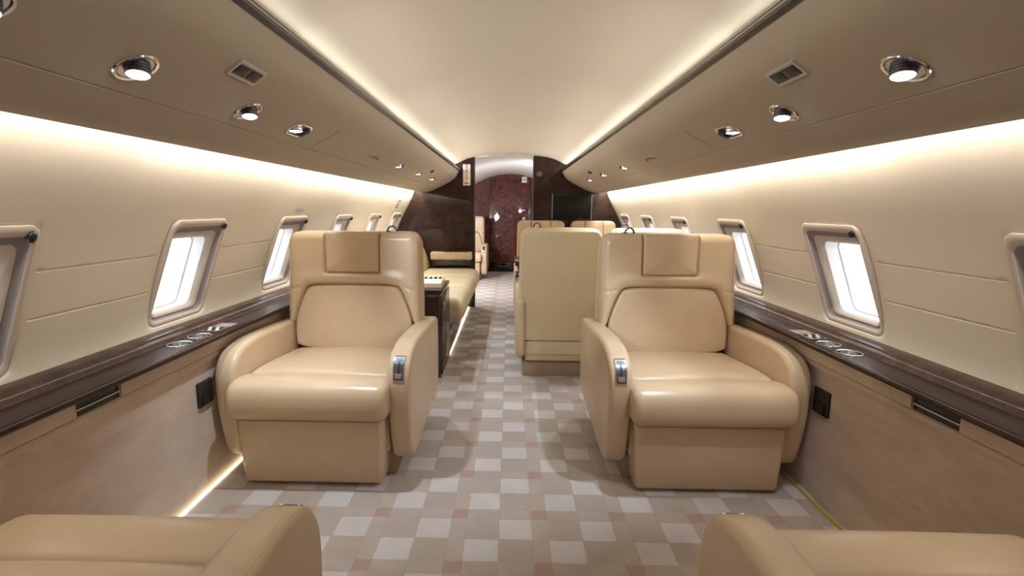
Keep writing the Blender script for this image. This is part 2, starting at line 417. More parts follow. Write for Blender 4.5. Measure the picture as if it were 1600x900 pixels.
# lower side panels (dado) with ribbed band
for s, nm in ((-1, 'left'), (1, 'right')):
    m = MB(); m.grid([[(s * x, y, z) for x, z in ((1.186, 0), (1.184, .25), (1.182, .498), (1.178, .506), (1.1705, .512), (1.168, .521), (1.171, .530), (1.180, .5335))] for y in np.linspace(Y0, YR, 40)])
    struct('wall_%s_lower' % nm, m, M['fabric'], 'tan ribbed fabric side panel below the wooden ledge, %s of the aisle' % nm, 50, 'wall')
    VA, VB = 1.25, 1.41
    for ya, yb in ((Y0, VA), (VB, YR)):
        m = MB(); prof = [(1.20, .5345), (1.170, .5345), (1.163, .537), (1.161, .542), (1.161, .594), (1.20, .594)]
        rows = [[(s * x, y, z) for x, z in prof] for y in (ya, yb)]; m.grid(rows, closed=True); m.ngon(rows[0]); m.ngon(rows[1])
        if ya == Y0: band = m
        else: band.add(m.v, m.f)
    o = band.build('trim_%d' % (1 if s < 0 else 2), M['fabric'], None, 40); o['kind'] = 'structure'
    # vent in the gap of the band
    vt = empty('air_vent', (s * 1.172, (VA + VB) / 2, .565))
    tag(vt, 'black slotted air vent under the wooden ledge, %s' % ('in the left side panel' if s < 0 else 'in the right side panel'), 'air vent', 'side panel vents')
    m = MB(); m.box((-.002 if s > 0 else -.010, -.079, -.029), (.010 if s > 0 else .002, .079, .029)); m.build('housing', M['black'], vt, 0)
    m = MB(); m.box((-.0075 if s > 0 else .0025, -.0785, -.012), (-.0025 if s > 0 else .0075, .0785, -.008), .001); m.build('slat', M['steel'], vt, 0)
    # power outlet tucked beside the chair
    po = empty('power_outlet', (s * 1.184, 1.83, .39)); tag(po, 'dark recessed power outlet in the side panel next to the %s front armchair' % ('left' if s < 0 else 'right'), 'power outlet', 'side panel outlets')
    m = MB(); m.box((-.012, -.045, -.048), (.012, .045, .048), .003); m.build('housing', M['dark'], po, 0)
    m = MB(); m.box((-s * .018 if s > 0 else .012, -.03, -.04), (-.012 if s > 0 else .018, .03, -.005), .002); m.build('socket', M['black'], po, 0)

# ------------------------------------------------------------------ overhead bins with dark rail
seamx = .790
for s in (-1, 1):
    root = empty('overhead_bin', (s * .75, (Y0 + Y1) / 2, 1.276))
    tag(root, 'long beige overhead bin with dark rail, %s of the aisle' % ('left' if s < 0 else 'right'), 'overhead bin', 'overhead bins')
    low = [(x, z) for x, z in smooth_poly(BP, 2, False)]
    pts = []
    for k, (x, z) in enumerate(low):
        if k and low[k - 1][0] < seamx <= x:
            zz = BZ(seamx); pts += [(seamx - .0025, zz + .0015), (seamx - .0006, zz + .006), (seamx + .0006, zz + .0055), (seamx + .0025, zz - .0012)]
        pts.append((x, z))
    prof = pts + [(.975, 1.281), (.976, 1.33), (.93, 1.40), (.72, 1.55), (.62, 1.535), (.575, 1.528), (.566, 1.520)]
    m = MB(); rows = [[(s * x - root.location.x, y - root.location.y, z - root.location.z) for x, z in prof] for y in (Y0, 0, 1, 2, 3, 4, Y1)]
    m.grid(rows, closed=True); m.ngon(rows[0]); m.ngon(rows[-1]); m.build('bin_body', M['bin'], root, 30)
    m = MB(); prof = [(.548, 1.512), (.556, 1.506), (.566, 1.505), (.572, 1.512), (.572, 1.534), (.566, 1.537), (.553, 1.536), (.548, 1.530)]
    rows = [[(s * x - root.location.x, y - root.location.y, z - root.location.z) for x, z in prof] for y in (Y0, Y1)]
    m.grid(rows, closed=True); m.ngon(rows[0]); m.ngon(rows[-1]); m.build('dark_rail', M['trim'], root, 30)
    m = MB(); prof = [(.5455, 1.519), (.549, 1.518), (.549, 1.522), (.5455, 1.522)]
    rows = [[(s * x - root.location.x, y - root.location.y, z - root.location.z) for x, z in prof] for y in (Y0, Y1)]
    m.grid(rows, closed=True); m.build('rail_inlay', M['steel'], root, 30)
    # access panel and finger latch
    def on_bin(x, y, d=0):
        n = BN(x); return (s * (x + n.x * d) - root.location.x, y - root.location.y, BZ(x) + n.z * d - root.location.z)
    m = MB(); rows = [[on_bin(x, y, .0012) for y in (1.98, 2.30)] for x in np.linspace(.655, .775, 8)]
    m.grid(rows); rim = [on_bin(x, 1.98) for x in (.655, .775)]
    for y in (1.98, 2.30): m.grid([[on_bin(x, y, d) for x in np.linspace(.655, .775, 8)] for d in (0, .0012)])
    for x in (.655, .775): m.grid([[on_bin(x, y, d) for y in (1.98, 2.30)] for d in (0, .0012)])
    m.build('access_panel', M['bin'], root, 30)
    lr = []
    for k in range(15):
        t = PI * k / 14; lr.append((math.cos(t) * .10, math.sin(t) * .028))
    m = MB(); m.fan([on_bin(.725 - v, 2.66 + u, .001) for u, v in lr]); lt = m.build('latch_recess', M['skirt'], root, 80)
    m = MB(); m.tube([on_bin(.725 - v, 2.66 + u, .002) for u, v in lr], .0035, 6); m.build('latch_rim', M['bin'], root, 60)

def bin_frame(s, x, y):
    n = BN(x); n = Vector((s * n.x, 0, n.z)); c = Vector((s * x, y, BZ(x)))
    ya = Vector((0, 1, 0)); xa = ya.cross(n).normalized()
    R = Matrix((xa, ya, n)).transposed().to_4x4(); R.translation = c
    return R                                            # local z points down into the cabin, y along the aisle

def downlight(s, x, y, size, label, tilt=None, spot=1.0, aim=None, cone=78):
    tilt = tilt or (-13, s * 7)
    B = bin_frame(s, x, y); root = empty('downlight', B.translation); T = Matrix.Translation(-B.translation) @ B
    tag(root, label, 'ceiling light', 'round downlights under the overhead bins')
    r = size
    m = MB(); m.lathe([(r * 1.02, -.002), (r * 1.02, .001), (r * .97, .0035), (r * .86, .003), (r * .80, -.004), (r * .80, .0005), (0, .0005)], T, 36); m.build('bezel', M['chrome'], root, 35)
    m = MB(); m.lathe([(r * .785, .0012), (r * .6, .0014), (0, .0014)], T, 30); m.build('reflector_cup', M['steel'], root, 35)
    # eyeball lamp, its axis vertical
    H = Matrix.Translation(T.translation + Vector((-s * r * .15, -.004, 0))) @ Matrix.Rotation(math.radians(tilt[0]), 4, 'X') @ Matrix.Rotation(math.radians(tilt[1]), 4, 'Y')
    m = MB(); q = r * .48; prof = [(q * .9, .018)]
    for k in range(4): z = .008 - k * .0055; prof += [(q * 1.08, z), (q * 1.08, z - .0035), (q * 1.0, z - .004), (q * 1.0, z - .005)]
    prof += [(q * .98, -.0165)]
    m.lathe(prof, H, 32); m.build('lamp_housing', M['gun'], root, 30)
    m = MB(); m.lathe([(q * .97, -.0160), (q * .8, -.0180), (q * .4, -.0188), (0, -.019)], H, 28); m.build('lamp_lens', M['lens'], root, 60)
    l = bpy.data.lights.new('downlight_beam', 'SPOT'); l.energy = SPOT_W * spot; l.color = COOL; l.spot_size = math.radians(cone); l.spot_blend = .7; l.shadow_soft_size = .02
    o = bpy.data.objects.new('downlight_beam', l); COL.objects.link(o); o.parent = root; LM = H @ Matrix.Translation((0, 0, -.04))
    if aim: LM = Matrix.Translation(LM.translation) @ (Vector(aim) - root.location - LM.translation).to_track_quat('-Z', 'Y').to_matrix().to_4x4()
    o.matrix_local = LM
    return root

def reading_light(s, x, y, label, lit=1.0, spot=.5, k=1.0, cone=70, aim=None):
    B = bin_frame(s, x, y); root = empty('reading_light', B.translation); T = Matrix.Translation(-B.translation) @ B @ Matrix.Scale(k, 4)
    tag(root, label, 'reading light', 'oblong reading lights under the overhead bins')
    m = MB(); out = lambda d, z, sc=1: [tuple(T @ Vector((p[0], p[1], z))) for p in rrect(.034 - d, .066 - d, .033 - d, 8)]
    m.grid([out(0, -.001), out(0, .002), out(.003, .0035), out(.007, .003), out(.010, -.001)], closed=True); m.build('bezel', M['chrome'], root, 35)
    m = MB(); m.fan(out(.0095, .0006)); m.build('back_plate', M['steel'], root, 35)
    yb = .030
    H = Matrix.Translation(T @ Vector((0, -yb, 0))) @ Matrix.Scale(k, 4)
    m = MB(); q = .021; m.lathe([(q * .9, .018), (q * 1.05, .012), (q * 1.05, .006), (q, .005), (q * 1.04, .003), (q * 1.04, -.006), (q * .98, -.009)], H, 24); m.build('lamp_housing', M['steel'], root, 35)
    m = MB(); m.lathe([(q * .97, -.009), (q * .6, -.011), (0, -.0115)], H, 24); m.build('lamp_lens', M['lens_soft'] if lit < 2 else M['lens'], root, 60)
    A = T @ Matrix.Translation((0, yb, 0))
    m = MB(); m.lathe([(.024, .001), (.024, .006), (.020, .010), (.017, .006), (.012, .005), (.010, .012), (.006, .014), (0, .014)], A, 24); m.build('air_nozzle', M['black'], root, 35)
    if spot:
        l = bpy.data.lights.new('reading_beam', 'SPOT'); l.energy = SPOT_W * spot; l.color = COOL; l.spot_size = math.radians(cone); l.spot_blend = .8; l.shadow_soft_size = .015
        o = bpy.data.objects.new('reading_beam', l); COL.objects.link(o); o.parent = root; LM = H @ Matrix.Translation((0, 0, -.035))
        if aim: LM = Matrix.Translation(LM.translation) @ (Vector(aim) - root.location - LM.translation).to_track_quat('-Z', 'Y').to_matrix().to_4x4()
        o.matrix_local = LM
    return root

for s, sd in ((-1, 'left'), (1, 'right')):
    downlight(s, .705, .698, .036, 'chrome downlight cut off by the picture edge, above the %s wall' % sd, None, .05)
    downlight(s, .718, .99, .041, 'large lit chrome downlight between the bin edge and the silver grille, %s overhead bin' % sd, None, .16)
    downlight(s, .722, 1.41, .040, 'smaller lit chrome downlight between the large one and the oblong light, %s bin' % sd, None, 2.9 if s < 0 else .9, (.36, 3.1, .60) if s < 0 else (.74, 1.9, .45), 56)
    reading_light(s, .720, 1.745, 'oblong chrome reading light with dark air nozzle beside the rectangular access panel, %s bin' % sd, 2, 2.2 if s < 0 else 2.1, 1.0, 92 if s < 0 else 72, (-.73, 1.86, .42) if s < 0 else (.02, 2.30, 0))
    for k, (yy, nm) in enumerate(((3.27, 'first small oblong light beyond the finger latch'), (3.95, 'middle small oblong light beyond the finger latch'), (4.62, 'small oblong light nearest the dark bulkhead'))):
        reading_light(s, .712, yy, '%s, %s overhead bin' % (nm, sd), 1, 1.5, .85, 120)
    # speaker grille with two black squares
    B = bin_frame(s, .628, 1.235); root = empty('ceiling_grille', B.translation); T = Matrix.Translation(-B.translation) @ B
    tag(root, 'small silver framed grille with two black squares in the %s overhead bin' % sd, 'grille', 'bin grilles')
    m = MB(); lo = lambda a, b, z: [tuple(T @ Vector((x, y, z))) for x, y in rrect(a, b, .004, 3)]
    m.grid([lo(.024, .060, -.002), lo(.024, .060, .003), lo(.021, .057, .004), lo(.017, .053, .0025)], closed=True); m.fan(lo(.017, .053, .0025)); m.build('frame', M['silver'], root, 35)
    for q in (-1, 1):
        m = MB(); b = lambda e, z: [tuple(T @ Vector((x, y, z))) for x, y in rrect(.0145 - e, .0235 - e, .002, 2, 0, q * .0262)]
        m.grid([b(0, .002), b(0, .0045), b(.002, .005)], closed=True); m.fan(b(.002, .005)); m.build('black_insert', M['black'], root, 35)
    B = bin_frame(s, .645, 4.20); T = B; m = MB()
    lo = lambda a, b, z: [tuple(Matrix.Translation(-B.translation) @ B @ Vector((x, y, z))) for x, y in rrect(a, b, .003, 3)]
    m.grid([lo(.014, .040, -.001), lo(.014, .040, .004), lo(.012, .038, .005)], closed=True); m.fan(lo(.012, .038, .005))
    o = m.build('indicator_slot', M['black'], None, 35); o.location = B.translation
    tag(o, 'tiny black rectangular slot above the small lights in the %s overhead bin' % sd, 'slot', 'bin slots')

# ------------------------------------------------------------------ wooden side ledges
def ledge(s, sd):
    YB = 3.60 if s < 0 else 5.58
    root = empty('side_ledge', (s * 1.17, 0, .585)); ox, oz = root.location.x, root.location.z
    tag(root, 'long dark glossy walnut ledge below the windows, %s of the aisle' % sd, 'ledge', 'wooden side ledges')
    P = lambda x, y, z: (s * x - ox, y, z - oz)
    cups = (1.705, 1.822); XC, RC = 1.174, .0385; XI, XO, ZT = 1.127, 1.221, .6165
    m = MB()
    front = [(1.20, .5955), (1.122, .5955), (1.112, .598), (1.108, .604), (1.109, .611), (1.114, .6155), (1.121, .6168), (XI, ZT)]
    m.grid([[P(x, y, z) for x, z in front] for y in (Y0, YB)]); m.build('front_edge', M['ledge'], root, 40); m = MB()
    q0, q1 = cups[0] - .0565, cups[1] + .0585
    for a, b in ((Y0, q0), (q1, YB)): m.grid([[P(x, y, ZT) for x in (XI, XO)] for y in (a, b)])
    mid = (cups[0] + cups[1]) / 2
    for c, (a, b) in zip(cups, ((q0, mid), (mid, q1))):
        n = 40; ang = sorted(set([2 * PI * k / n for k in range(n)] + [math.atan2(y - c, x - XC) % (2 * PI) for x in (XI, XO) for y in (a, b)]))
        rows = [[], []]
        for t in ang:
            ct, st = math.cos(t), math.sin(t)
            k = min(((XO - XC) if ct > 0 else (XI - XC)) / ct if abs(ct) > 1e-9 else 9, ((b - c) if st > 0 else (a - c)) / st if abs(st) > 1e-9 else 9)
            rows[0].append(P(XC + k * ct, c + k * st, ZT)); rows[1].append(P(XC + RC * ct, c + RC * st, ZT))
        m.grid(rows, closed=True)
    m.build('ledge_top', M['ledge'], root, 0)
    lip = [(XO, ZT), (1.226, .622), (1.229, .632), (1.234, .636), (1.246, .637), (1.249, .643), (1.262, .647), (1.31, .648)]
    m = MB(); m.grid([[P(x, y, z) for x, z in lip] for y in (Y0, YB)]); m.build('burl_lip', M['lip'], root, 35)
    for c in cups:
        m = MB(); T = Matrix.Translation(P(XC, c, ZT))
        m.lathe([(RC + .003, .0005), (RC + .002, .003), (RC, .0035), (RC - .003, .002), (RC - .0035, -.005), (RC - .005, -.0185), (0, -.0185)], T, 40)
        m.build('cup_holder', M['chrome'], root, 35)
    y0 = 1.915
    m = MB(); m.box(P(XI + .012, y0 - .034, ZT) if s > 0 else P(XO - .012, y0 - .034, ZT), P(XO - .012, y0 + .034, ZT + .006) if s > 0 else P(XI + .012, y0 + .034, ZT + .006), .001)
    cp = m.build('switch_panel', M['chrome'], root, 30)
    for i in range(4):
        for j in range(2):
            x = XI + .026 + i * .0145; y = y0 - .015 + j * .030
            m = MB(); m.box((s * x - ox - .0045, y - .009, ZT + .006 - oz), (s * x - ox + .0045, y + .009, ZT + .0085 - oz), .001); m.build('switch', M['black'] if (i + j) % 2 else M['signwhite'], cp, 30)
    m = MB(); y0 = 2.005; m.box((s * 1.178 - ox - .035, y0 - .032, ZT - oz), (s * 1.178 - ox + .035, y0 + .032, ZT + .002 - oz), .0008); m.build('printed_plate', M['lilac'], root, 30)
for s, sd in ((-1, 'left'), (1, 'right')): ledge(s, sd)

# floor light strips
m = MB(); m.box((-1.180, Y0, .0), (-1.168, 3.0, .008), .002); tag(m.build('floor_light_strip', M['strip'], None, 0), 'glowing warm light strip along the floor at the foot of the left side panel', 'light strip')
m = MB(); m.box((1.158, Y0, .0), (1.168, 3.0, .008), .002); tag(m.build('floor_light_strip', M['yellow'], None, 0), 'thin yellow strip along the floor at the foot of the right side panel', 'light strip')

# ------------------------------------------------------------------ bulkheads, door, rear wall
def bulk(name, xi, s, label):
    xs = np.linspace(xi, .69, 10); out = [(xi, 0)] + [(x, ceil_z(x) + .002) for x in xs] + [(.99, 1.40)] + [(WX(z) + .004, z) for z in np.linspace(1.38, .63, 24)] + [(1.19, .615), (1.19, 0)]
    m = MB(); f = [(s * x, YB, z) for x, z in out]; b = [(s * x, YB + .045, z) for x, z in out]
    m.grid([f, b], closed=True); m.ngon(f); m.ngon(b); return struct(name, m, M['burl'], label, 30, 'wall')
bulk('wall_bulkhead_left', .392, -1, 'glossy dark burl wood bulkhead at the left end of the cabin, carrying the exit sign')
bulk('wall_bulkhead_right', .250, 1, 'glossy dark burl wood bulkhead at the right end of the cabin, behind the screen')
# trim edge posts
for i, (x, s) in enumerate(((.392, -1), (.250, 1))):
    m = MB(); m.box((s * x - .006, YB - .006, 0), (s * x + .006, YB + .051, 1.655), .002); o = m.build('trim_%d' % (3 + i), M['trim'], None, 30); o['kind'] = 'structure'
m = MB(); m.box((-1.32, YR, 0), (1.32, YR + .05, 1.72)); struct('wall_rear', m, M['door'], 'reddish burl wood wall at the far end of the aisle', 0, 'wall')
m = MB(); m.box((-1.45, Y0 - .05, -.02), (1.45, Y0, 1.8)); struct('wall_front', m, M['wall'], 'cream end wall of the forward cabin', 0, 'wall')
dr = MB(); dr.box((-.345, YR - .028, .012), (.36, YR - .001, 1.60), .004); d = struct('door_1', dr, M['door'], 'reddish burl wood door at the far end of the aisle', 30, 'door')
m = MB()
for x in (-.345, -.318): m.box((x - .004, YR - .033, .0), (x + .004, YR - .027, 1.58), .001)
for x in (.330, .352): m.box((x - .004, YR - .033, .0), (x + .004, YR - .027, 1.58), .001)
m.build('door_stile', M['blackwood'], d, 30)
m = MB(); m.box((-.34, YR - .034, .012), (.355, YR - .0285, .16), .002); m.build('kick_plate', M['blackwood'], d, 30)
m = MB(); m.box((.205, YR - .038, 1.075), (.265, YR - .028, 1.093), .002); m.build('latch', M['chrome'], d, 30)
m = MB(); m.lathe([(.0, .03), (.022, .028), (.034, .018), (.036, 0)], Matrix.Translation((.25, YR - .028, .935)) @ Matrix.Rotation(PI / 2, 4, 'X'), 24); m.build('door_knob', M['chrome'], d, 40)
sg = empty('door_sign', (.245, YR - .03, 1.60)); tag(sg, 'small white sign at the top of the reddish burl door', 'sign')
m = MB(); m.box((-.042, -.006, -.045), (.042, 0, .055), .002); m.build('plate', M['signwhite'], sg, 30)
m = MB(); m.box((-.026, -.0072, -.015), (.026, -.0055, .03)); m.build('pictogram', M['grey'], sg, 0)

# television on the right bulkhead
tv = empty('television', (.672, YB, .996)); tag(tv, 'flat black television screen on the right dark burl bulkhead', 'television')
m = MB(); m.box((-.214, -.030, 0), (.214, 0, .272), .004); m.build('casing', M['black'], tv, 30)
m = MB(); m.box((-.205, -.0325, .012), (.205, -.029, .262), .001); m.build('screen', M['screen'], tv, 30)
for x in (-.214, .214):
    m = MB(); m.box((x - .002, -.031, 0), (x + .002, -.001, .272)); m.build('side_trim', M['steel'], tv, 30)

# exit sign
ex = empty('exit_sign', (-.476, YB - .008, 1.352)); tag(ex, 'tall white sign with red EXIT letters and arrow on the left bulkhead', 'exit sign')
m = MB(); m.box((-.040, -.004, 0), (.040, .008, .226), .002); m.build('sign_plate', M['signwhite'], ex, 30)
def text(ch, x, z, size, mat, parent, y=-.0045, rot=0):
    c = bpy.data.curves.new('lettering', 'FONT'); c.body = ch; c.size = size; c.align_x = 'CENTER'; c.align_y = 'CENTER'; c.extrude = .0008; c.offset = .0011
    o = bpy.data.objects.new('lettering', c); COL.objects.link(o); bpy.context.view_layer.update()
    me = bpy.data.meshes.new_from_object(o.evaluated_get(bpy.context.evaluated_depsgraph_get())); bpy.data.objects.remove(o)
    me.name = 'letter'; me.materials.clear(); o = link('letter', me, mat, parent); o.location = (x, y, z); o.rotation_euler = (PI / 2, rot, 0); return o
for k, ch in enumerate('EXIT'):
    text(ch, 0, .203 - k * .047, .058, M['red'], ex)
m = MB(); z = .024; pts = [(-.028, z), (-.006, z + .016), (-.006, z + .005), (.026, z + .005), (.026, z - .005), (-.006, z - .005), (-.006, z - .016)]
f = [(x, -.0056, q) for x, q in pts]; b = [(x, -.0035, q) for x, q in pts]; m.grid([f, b], closed=True); m.ngon(f); m.ngon(b); m.build('arrow', M['red'], ex, 0)

hx = [(.036 * math.cos(PI / 3 * k), .030 * math.sin(PI / 3 * k)) for k in range(6)]  # grey hexagon modelled in place of a reflection in the glossy veneer
m = MB(); f = [(x, -.010, z) for x, z in hx]; b = [(x, 0, z) for x, z in hx]; m.grid([f, b], closed=True); m.ngon(f)
o = m.build('wall_plate', M['hexgrey'], None, 30); o.location = (.312, YB - .002, 1.478); tag(o, 'small grey hexagonal plate standing in for a reflection, high on the right bulkhead', 'plate')

# small printed placards on the left wall and bin
def placard(name, s, y, z, h, w, label, mat):
    root = empty(name, (s * WX(z), y, z)); tag(root, label, 'placard')
    def P(u, v, o): return (s * (WX(z + v) - o) - root.location.x, u, v)
    m = MB(); rows = [[P(u, v, .002) for u in (-w / 2, w / 2)] for v in np.linspace(-h / 2, h / 2, 5)]; m.grid(rows)
    for u in (-w / 2, w / 2): m.grid([[P(u, v, o) for v in np.linspace(-h / 2, h / 2, 5)] for o in (-.001, .002)])
    m.build('plate', mat, root, 30)
    return root, P
r_, P = placard('wall_placard', -1, 5.05, 1.13, .12, .22, 'small printed placard high on the left wall near the dark bulkhead', M['wall'])
for k in range(3):
    m = MB(); v = .035 - k * .03; m.grid([[P(u, q, .003) for u in (-.08, .07 - .03 * (k % 2))] for q in (v, v + .014)]); m.build('printed_line', M['lilac'], r_, 0)
r_, P = placard('wall_placard', -1, 2.74, 1.085, .018, .10, 'tiny pale label on the left wall above the window behind the armchair', M['grey'])
B = bin_frame(-1, .625, 5.12); m = MB(); lo = lambda a, b, z: [tuple(Matrix.Translation(-B.translation) @ B @ Vector((x, y, z))) for x, y in rrect(a, b, .004, 3)]
m.grid([lo(.035, .06, -.001), lo(.035, .06, .002)], closed=True); m.fan(lo(.035, .06, .002)); o = m.build('bin_placard', M['grey'], None, 30); o.location = B.translation
tag(o, 'small grey placard on the left overhead bin beside the exit sign', 'placard')

# ------------------------------------------------------------------ armchairs
def sdf(px, pz, poly):
    """signed distance (negative inside) of grid points to a polygon"""
    P = np.array(poly); d = np.full(px.shape, 9.0); ins = np.zeros(px.shape, bool); n = len(P)
    for i in range(n):
        a, b = P[i], P[(i + 1) % n]; e = b - a; t = np.clip(((px - a[0]) * e[0] + (pz - a[1]) * e[1]) / (e @ e + 1e-12), 0, 1)
        d = np.minimum(d, np.hypot(px - a[0] - t * e[0], pz - a[1] - t * e[1]))
        c = ((a[1] > pz) != (b[1] > pz)) & (px < (b[0] - a[0]) * (pz - a[1]) / (b[1] - a[1] + 1e-12) + a[0]); ins ^= c
    return np.where(ins, -d, d)

def pad(outline, yf, th, r, puff, lean, seg=6):
    """upholstered pad facing -y with rounded edge"""
    O = np.array(dense(outline, .012)); c = O.mean(0); rows = []
    Y = lambda y, v: y + lean * (v - .55)
    rows.append([(u, Y(yf + th, v), v) for u, v in O])
    for k in range(seg + 1):
        t = PI / 2 * k / seg; Q = offset_poly(O, r * (1 - math.cos(t))); rows.append([(u, Y(yf + r * (1 - math.sin(t)), v), v) for u, v in Q])
    Q0 = offset_poly(O, r)
    for k in range(1, 9):
        f = k / 8; Q = c + (Q0 - c) * (1 - f); rows.append([(u, Y(yf - puff * (1 - (1 - f) ** 2), v), v) for u, v in Q])
    m = MB(); m.grid(rows, closed=True); m.ngon(rows[0]); return m

def make_armchair(sgn, hs, ao, bh, label, group, kind='wide'):
    """origin on the floor below the front edge of the seat; faces -y; sgn = side of the arm with the lever"""
    root = empty('armchair', (0, 0, 0)); tag(root, label, 'armchair', group); k = bh / .33; L = M['leather']; lean = .07
    # footrest
    m = MB(); b = []
    pr = rrect(hs - .012, .14, .022, 5, 0, .0)
    rows = []
    for z, sc, ins in ((.012, .965, .014), (.016, .967, .006), (.026, .97, .0), (.12, .985, 0), (.24, 1.0, 0), (.276, 1.003, .002), (.283, 1.003, .010)):
        rows.append([(u * sc, .195 + (v - (.012 * (z - .012) / .27 if v < 0 else 0)), z) for u, v in offset_poly(pr, ins)])
    m.grid(rows, closed=True); m.ngon(rows[0]); m.ngon(rows[-1]); m.build('footrest', L, root, 40)
    # front roll of the seat
    pf = smooth_poly([(.175, .290), (.06, .287), (.012, .292), (-.006, .335), (.0, .395), (.025, .430), (.075, .440), (.13, .436), (.168, .428), (.175, .40)], 3)
    m = loft(pf, -(hs + .012), hs + .012, .035, lambda a, u, v: (a, u, v), crown=.003); m.build('seat_front_roll', L, root, 45)
    # seat cushion
    pf = smooth_poly([(.168, .31), (.168, .40), (.172, .424), (.20, .433), (.30, .431), (.45, .420), (.60, .408), (.66, .402), (.66, .31)], 2)
    m = loft(pf, -hs + .003, hs - .003, .03, lambda a, u, v: (a, u, v), crown=.010); m.build('seat_cushion', L, root, 45)
    # body under the seat and skirted base
    m = MB(); m.box((-hs + .004, .12, .115), (hs - .004, .80, .32), .012); m.build('seat_body', L, root, 40)
    m = MB(); m.box((-hs - .008, .16, 0), (hs + .008, .76, .112), .006); m.build('base_skirt', M['skirt'], root, 40)
    # arms
    AP = [(.072, .40), (.078, .455), (.098, .500), (.135, .532), (.19, .551), (.28, .560), (.42, .556), (.62, .546), (.84, .535), (.868, .515), (.872, .40), (.868, .21), (.85, .155),
          (.80, .140), (.55, .115), (.30, .088), (.19, .078), (.155, .080), (.128, .105), (.104, .180), (.082, .29)]
    AP = smooth_poly(AP, 2)
    for q in (-1, 1):
        o_ = ao if q == sgn else ao - .008
        a0, a1 = (hs + .001, o_) if q > 0 else (-o_, -hs - .001)
        am = loft(AP, a0, a1, .022, lambda a, u, v: (a, u, v), seg=6).build('armrest', L, root, 50)
        for xx in ((a0 + .013, a1 - .013)):
            Q = offset_poly(AP, .0045); sel = [(u, v) for u, v in Q if (v > .12 and u < .83)]
            i0 = min(range(len(Q)), key=lambda i: abs(Q[i][0] - .128) + abs(Q[i][1] - .105)); 
            Qr = list(Q[i0:]) + list(Q[:i0]); Qr = [p for p in Qr if p[0] < .84 and (p[1] > .30 or p[0] < .14)]
            m = MB(); m.tube([(xx, u, v) for u, v in Qr], .0030, 6); m.build('piping', M['leather'], am, 60)
        if q == sgn:                              # chrome lever plate on the nose of the arm
            xc = (a0 + a1) / 2; nose = [p for p in dense(AP, .003) if p[0] < .16 and .28 < p[1] < .56]; nose.sort(key=lambda p: p[1])
            ns = [0.0]
            for i in range(1, len(nose)): ns.append(ns[-1] + math.hypot(nose[i][0] - nose[i - 1][0], nose[i][1] - nose[i - 1][1]))
            sc0 = float(np.interp(.484, [p[1] for p in nose], ns))
            def LP(a, b, z):
                g = lambda q: np.array([np.interp(q, ns, [p[0] for p in nose]), np.interp(q, ns, [p[1] for p in nose])])
                c = g(sc0 + b); t = g(sc0 + b + .012) - g(sc0 + b - .012); t = t / np.hypot(*t)
                return (xc + a, c[0] - t[1] * z, c[1] + t[0] * z)
            ring = lambda a, b, r, z, v=0: [LP(p[0], p[1], z) for p in dense(rrect(a, b, r, 4, 0, v), .01 if b > .02 else .1)]
            m = MB(); m.grid([[LP(x, b, .0012) for x in (-.0175, .0175)] for b in np.linspace(-.047, .047, 14)])
            O = dense(rrect(.0235, .053, .006, 4), .008); rg = lambda d, z: [LP(p[0], p[1], z) for p in offset_poly(O, d)]
            m.grid([rg(0, -.004), rg(0, .0022), rg(.0015, .0035), rg(.0045, .0035), rg(.006, .0012)], closed=True)
            pl = m.build('lever_plate', M['chrome'], am, 35)
            def slab(a, b, v, z0, z1, nm, mt):
                m = MB(); bs = np.linspace(v - b, v + b, 7)
                m.grid([[LP(-a, q, z0), LP(-a, q, z1), LP(a, q, z1), LP(a, q, z0)] for q in bs])
                for q in (bs[0], bs[-1]): m.ngon([LP(-a, q, z0), LP(-a, q, z1), LP(a, q, z1), LP(a, q, z0)])
                return m.build(nm, mt, pl, 30)
            slab(.0172, .0465, 0, .0008, .0017, 'lever_face', M['gun'])
            slab(.0155, .0085, .036, .0012, .0026, 'black_window', M['black'])
            slab(.0034, .028, .000, .0012, .0026, 'slot', M['black'])
            slab(.0125, .0095, -.031, .0008, .0080, 'lever', M['steel'])
    # backrest
    top, bot, R = .985, .525, .040
    lp = smooth_poly([(x * k, z) for x, z in ((-.285, .395), (-.295, .47), (-.292, .55), (-.270, .62), (-.238, .695), (-.215, .722), (0, .726), (.215, .722), (.238, .695), (.270, .62), (.292, .55), (.295, .47), (.285, .395))], 2)
    lp = [(u, max(v, .397)) for u, v in lp]
    hp = [(-.1345 * k, .7835), (.1345 * k, .7835), (.1350 * k, 1.02), (-.1350 * k, 1.02)]
    nu, nv = 120, 84; cr = .055; low = .545
    def half(z):
        h = bh * (1 - .018 * max(0, (z - .6) / .4)); d = z - (top - cr)
        if d > 0: h -= cr - math.sqrt(max(0, cr * cr - d * d))
        d = (bot + .025) - z
        if d > 0: h -= .025 - math.sqrt(max(0, .025 ** 2 - d * d))
        return h
    zs = bot + (top - bot) * (np.sin(np.linspace(-PI / 2, PI / 2, nv)) * .5 + .5) * .35 + (top - bot) * np.linspace(0, 1, nv) * .65
    U = np.linspace(-1, 1, nu); U = .65 * U + .35 * np.sin(U * PI / 2)
    X = np.array([[u * half(z) for u in U] for z in zs]); Z = np.array([[z] * nu for z in zs])
    HW = np.array([[half(z)] * nu for z in zs])
    dE = np.minimum(HW - np.abs(X), np.minimum(top - Z, Z - bot)); dE = np.clip(dE, 0, None)
    def edge(R): return np.where(dE < R, R - np.sqrt(np.clip(R * R - (R - dE) ** 2, 0, None)), 0)
    d1 = sdf(X, Z, lp); d2 = sdf(X, Z, hp)
    yf = .640 - .006 * np.cos(X / bh * PI / 2) + edge(R)
